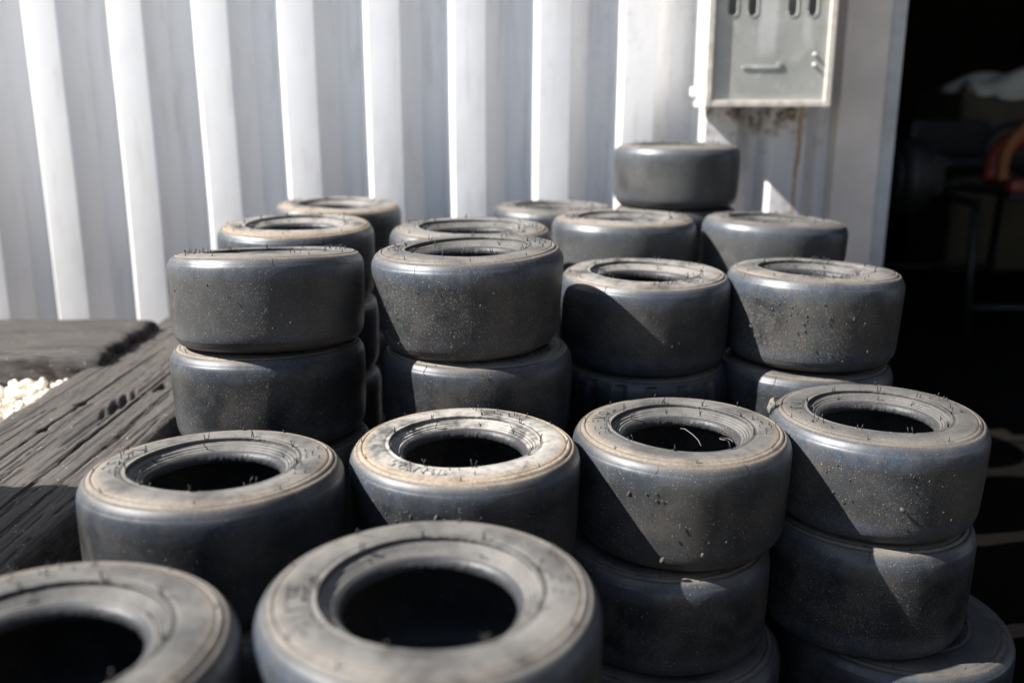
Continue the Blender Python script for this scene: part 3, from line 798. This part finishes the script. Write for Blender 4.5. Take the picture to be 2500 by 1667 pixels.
# crumbs of rubber stuck on the treads
def crumbs(key, spots, seed):
    rnd = random.Random(seed); root = T[key][0]
    bm = bmesh.new()
    for (az, z, s) in spots:
        a = R_(az)-root.rotation_euler[2]
        r = .1302
        m = Matrix.Translation((r*math.cos(a), r*math.sin(a), z)) @ Matrix.Rotation(a, 4, 'Z') @ Matrix.Rotation(rnd.uniform(-.7, .7), 4, 'X') @ Matrix.Diagonal((s*.4, s*.55, s, 1))
        q = bmesh.ops.create_icosphere(bm, subdivisions=2, radius=1, matrix=m)
        for v in q['verts']: v.co += Vector((rnd.uniform(-1, 1), rnd.uniform(-1, 1), rnd.uniform(-1, 1)))*s*.12
    o = bm_obj('rubber_crumbs', bm, M_crumb, root, smooth=True); o['kind'] = 'stuff'; o.color = (.3, .2, .1, .1)
M_crumb = simple('rubber_crumb', (.07, .062, .052), .8, 0, 300, .4)
def rs(n, seed, a0=-150, a1=-40, lo=.02, hi=.095, s0=.0008, s1=.0018):
    rnd = random.Random(seed); return [(rnd.uniform(a0, a1), rnd.uniform(lo, hi), rnd.uniform(s0, s1)) for _ in range(n)]
crumbs('t24', [(-97, .052, .0042)]+rs(30, 1), 2)
crumbs('t23', [(-125, .088, .0030), (-107, .022, .0042), (-88, .030, .003)]+rs(26, 2), 3)
crumbs('t22', [(-100, .092, .0036), (-112, .09, .0022)]+rs(24, 3, -130, -60, .06), 4)
crumbs('t32', rs(40, 4), 5); crumbs('t34', rs(70, 5, s1=.0022), 6); crumbs('t31', rs(14, 6), 7); crumbs('t33', rs(14, 7), 8)

# ------------------------------------------------------------------ things inside the garage
def cab():
    r = empty('storage_cabinet', (2.63, 4.6, 0)); tag(r, 'dull beige cabinet with slatted doors in the dark garage', 'cabinet')
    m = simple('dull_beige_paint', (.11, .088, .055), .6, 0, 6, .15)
    bm = bmesh.new(); box_bm(bm, (-.48, 0, 0), (.48, .5, .86), .004); bm_obj('carcass', bm, m, r)
    for sx in (-1, 1):
        bm = bmesh.new()
        x0, x1 = (-.472, -.004) if sx < 0 else (.004, .472)
        box_bm(bm, (x0, -.020, .03), (x1, -.003, .83))
        for k in range(15): box_bm(bm, (x0+.02, -.028, .06+k*.05), (x1-.02, -.0205, .095+k*.05), .002)
        d = bm_obj('door', bm, m, r)
        bm = bmesh.new(); box_bm(bm, (sx*.03-.006, -.05, .40), (sx*.03+.006, -.029, .52), .003); bm_obj('handle', bm, simple('handle_metal', (.3, .3, .3), .3, .8), d)
    # folded pale sheet on top
    t = bmesh.new(); bmesh.ops.create_grid(t, x_segments=40, y_segments=16, size=.5)
    for v in t.verts:
        x, y = v.co.x, v.co.y
        v.co = Vector((x*.92, y*.5, (.11+.10*x)*min(1, (.5-abs(y))*9+.15)+.022*math.sin(x*17+y*5)+.018*math.sin(y*14+x*3)))
    g = bmesh.ops.extrude_face_region(t, geom=t.faces[:])
    for e in g['geom']:
        if isinstance(e, bmesh.types.BMVert): e.co.z = .003
    o = bm_obj('dust_sheet', t, simple('pale_canvas', (.90, .85, .72), .8, 0, 8, .05), smooth=True)
    o.location = (2.66, 4.80, .862); o.rotation_euler = (0, R_(-3), 0)
    tag(o, 'crumpled cream dust sheet lying on top of the beige cabinet', 'dust sheet')
cab()
def kart():
    r = empty('racing_buggy', (1.86, 3.66, .44)); tag(r, 'small racing kart with red and yellow bodywork parked in the dark garage', 'kart')
    red = simple('red_plastic', (.22, .03, .018), .5, 0, 5, .1); yel = simple('yellow_plastic', (.26, .09, .02), .5, 0, 5, .1)
    blk = simple('kart_black', (.015, .015, .016), .5); met = simple('kart_tube', (.02, .02, .02), .6); wht = simple('number_panel', (.5, .5, .48), .4)
    def arch(name, w, h, dy, rad, mat, y0):
        V = []; F = []
        pts = [(w*math.cos(a), y0+dy*math.sin(a), .12+h*math.sin(a)) for a in np.linspace(0, math.pi, 24)]
        tube(V, F, pts, rad, 10); return link_mesh(name, mesh_from(name, V, F, True), mat, r)
    V = []; F = []
    for s in (-1, 1): tube(V, F, [(s*.16, -.75, .09), (s*.2, -.3, .07), (s*.3, .1, .07), (s*.3, .6, .08)], .015, 8)
    for yy in (-.7, -.2, .35, .6): tube(V, F, [(-.3, yy, .08), (.3, yy, .08)], .013, 8)
    link_mesh('chassis', mesh_from('chassis', V, F, True), met, r)
    arch('front_fairing', .28, .17, .10, .032, red, -.55); arch('front_fairing_edge', .27, .21, .13, .020, yel, -.60)
    bm = bmesh.new(); box_bm(bm, (-.29, -.69, .085), (-.12, -.62, .135), .03); bm_obj('front_bumper', bm, red, r)
    for s in (-1, 1):
        bm = bmesh.new(); box_bm(bm, (s*.45-.09, -.40, .05), (s*.45+.09, .32, .20), .03); bm_obj('side_pod', bm, blk, r)
    bm = bmesh.new(); box_bm(bm, (-.18, -.64, .14), (-.06, -.625, .23), .006); bm_obj('number_panel', bm, wht, r)
    V = []; F = []; tube(V, F, [(.15*math.cos(a), -.22+.05*math.sin(a), .20+.10*math.sin(a)) for a in np.linspace(0, 2*math.pi, 25)], .013, 8)
    tube(V, F, [(0, -.22, .20), (0, -.50, .10)], .01, 8); link_mesh('steering_wheel', mesh_from('steering_wheel', V, F, True), blk, r)
    bm = bmesh.new()
    for (y, z, h) in ((.22, .14, .05), (.42, .22, .16)): box_bm(bm, (-.17, y-.17 if h < .1 else y-.03, z-h/2), (.17, y+.17 if h < .1 else y+.03, z+h/2), .02)
    bm_obj('seat', bm, blk, r)
    for (sx, y, rr, ww) in ((-1, -.52, .128, .12), (1, -.52, .128, .12), (-1, .50, .139, .17), (1, .50, .139, .17)):
        bm = bmesh.new(); bmesh.ops.create_cone(bm, cap_ends=True, segments=32, radius1=rr, radius2=rr, depth=ww, matrix=Matrix.Translation((sx*.56, y, rr)) @ Matrix.Rotation(math.pi/2, 4, 'Y'))
        bmesh.ops.bevel(bm, geom=[e for e in bm.edges if len(e.link_faces) == 2 and e.calc_face_angle() > 1], offset=.02, segments=3, affect='EDGES')
        wb = bm_obj('wheel', bm, blk, r, smooth=True)
        bm = bmesh.new(); bmesh.ops.create_cone(bm, cap_ends=True, segments=24, radius1=.062, radius2=.05, depth=ww+.006, matrix=Matrix.Translation((sx*.56, y, rr)) @ Matrix.Rotation(math.pi/2, 4, 'Y'))
        bm_obj('rim', bm, met, wb)
kart()
def stand():
    r = empty('black_trestle', (1.86, 3.66, .01)); tag(r, 'black tubular trestle holding the racing kart off the garage floor', 'trestle')
    m = simple('stand_black', (.012, .012, .012), .5)
    for s in (-1, 1):
        V = []; F = []; tube(V, F, [(s*.26, -.45, 0.012), (s*.26, -.42, .465), (s*.26, .42, .465), (s*.26, .45, 0.012)], .016, 8)
        link_mesh('side_frame', mesh_from('side_frame', V, F, True), m, r)
    for y in (-.44, .44):
        V = []; F = []; tube(V, F, [(-.26, y, .10), (.26, y, .10)], .013, 8)
        link_mesh('cross_bar', mesh_from('cross_bar', V, F, True), m, r)
stand()
def shed():  # out of view, added to cut the skylight from the right
    r = empty('added_shade_shed', (5.2, -4.2, 0)); tag(r, 'unseen dark brown shed added outside the right edge to darken that side', 'shed')
    m = simple('dark_boards', (.03, .025, .02), .8, 0, 3, .3)
    bm = bmesh.new(); box_bm(bm, (-2.4, -6, 0), (2.4, 4.6, 4.2)); bm_obj('wall', bm, m, r)
    bm = bmesh.new(); box_bm(bm, (-2.6, -6.2, 4.201), (2.6, 4.8, 4.35)); bm_obj('roof', bm, m, r)
shed()
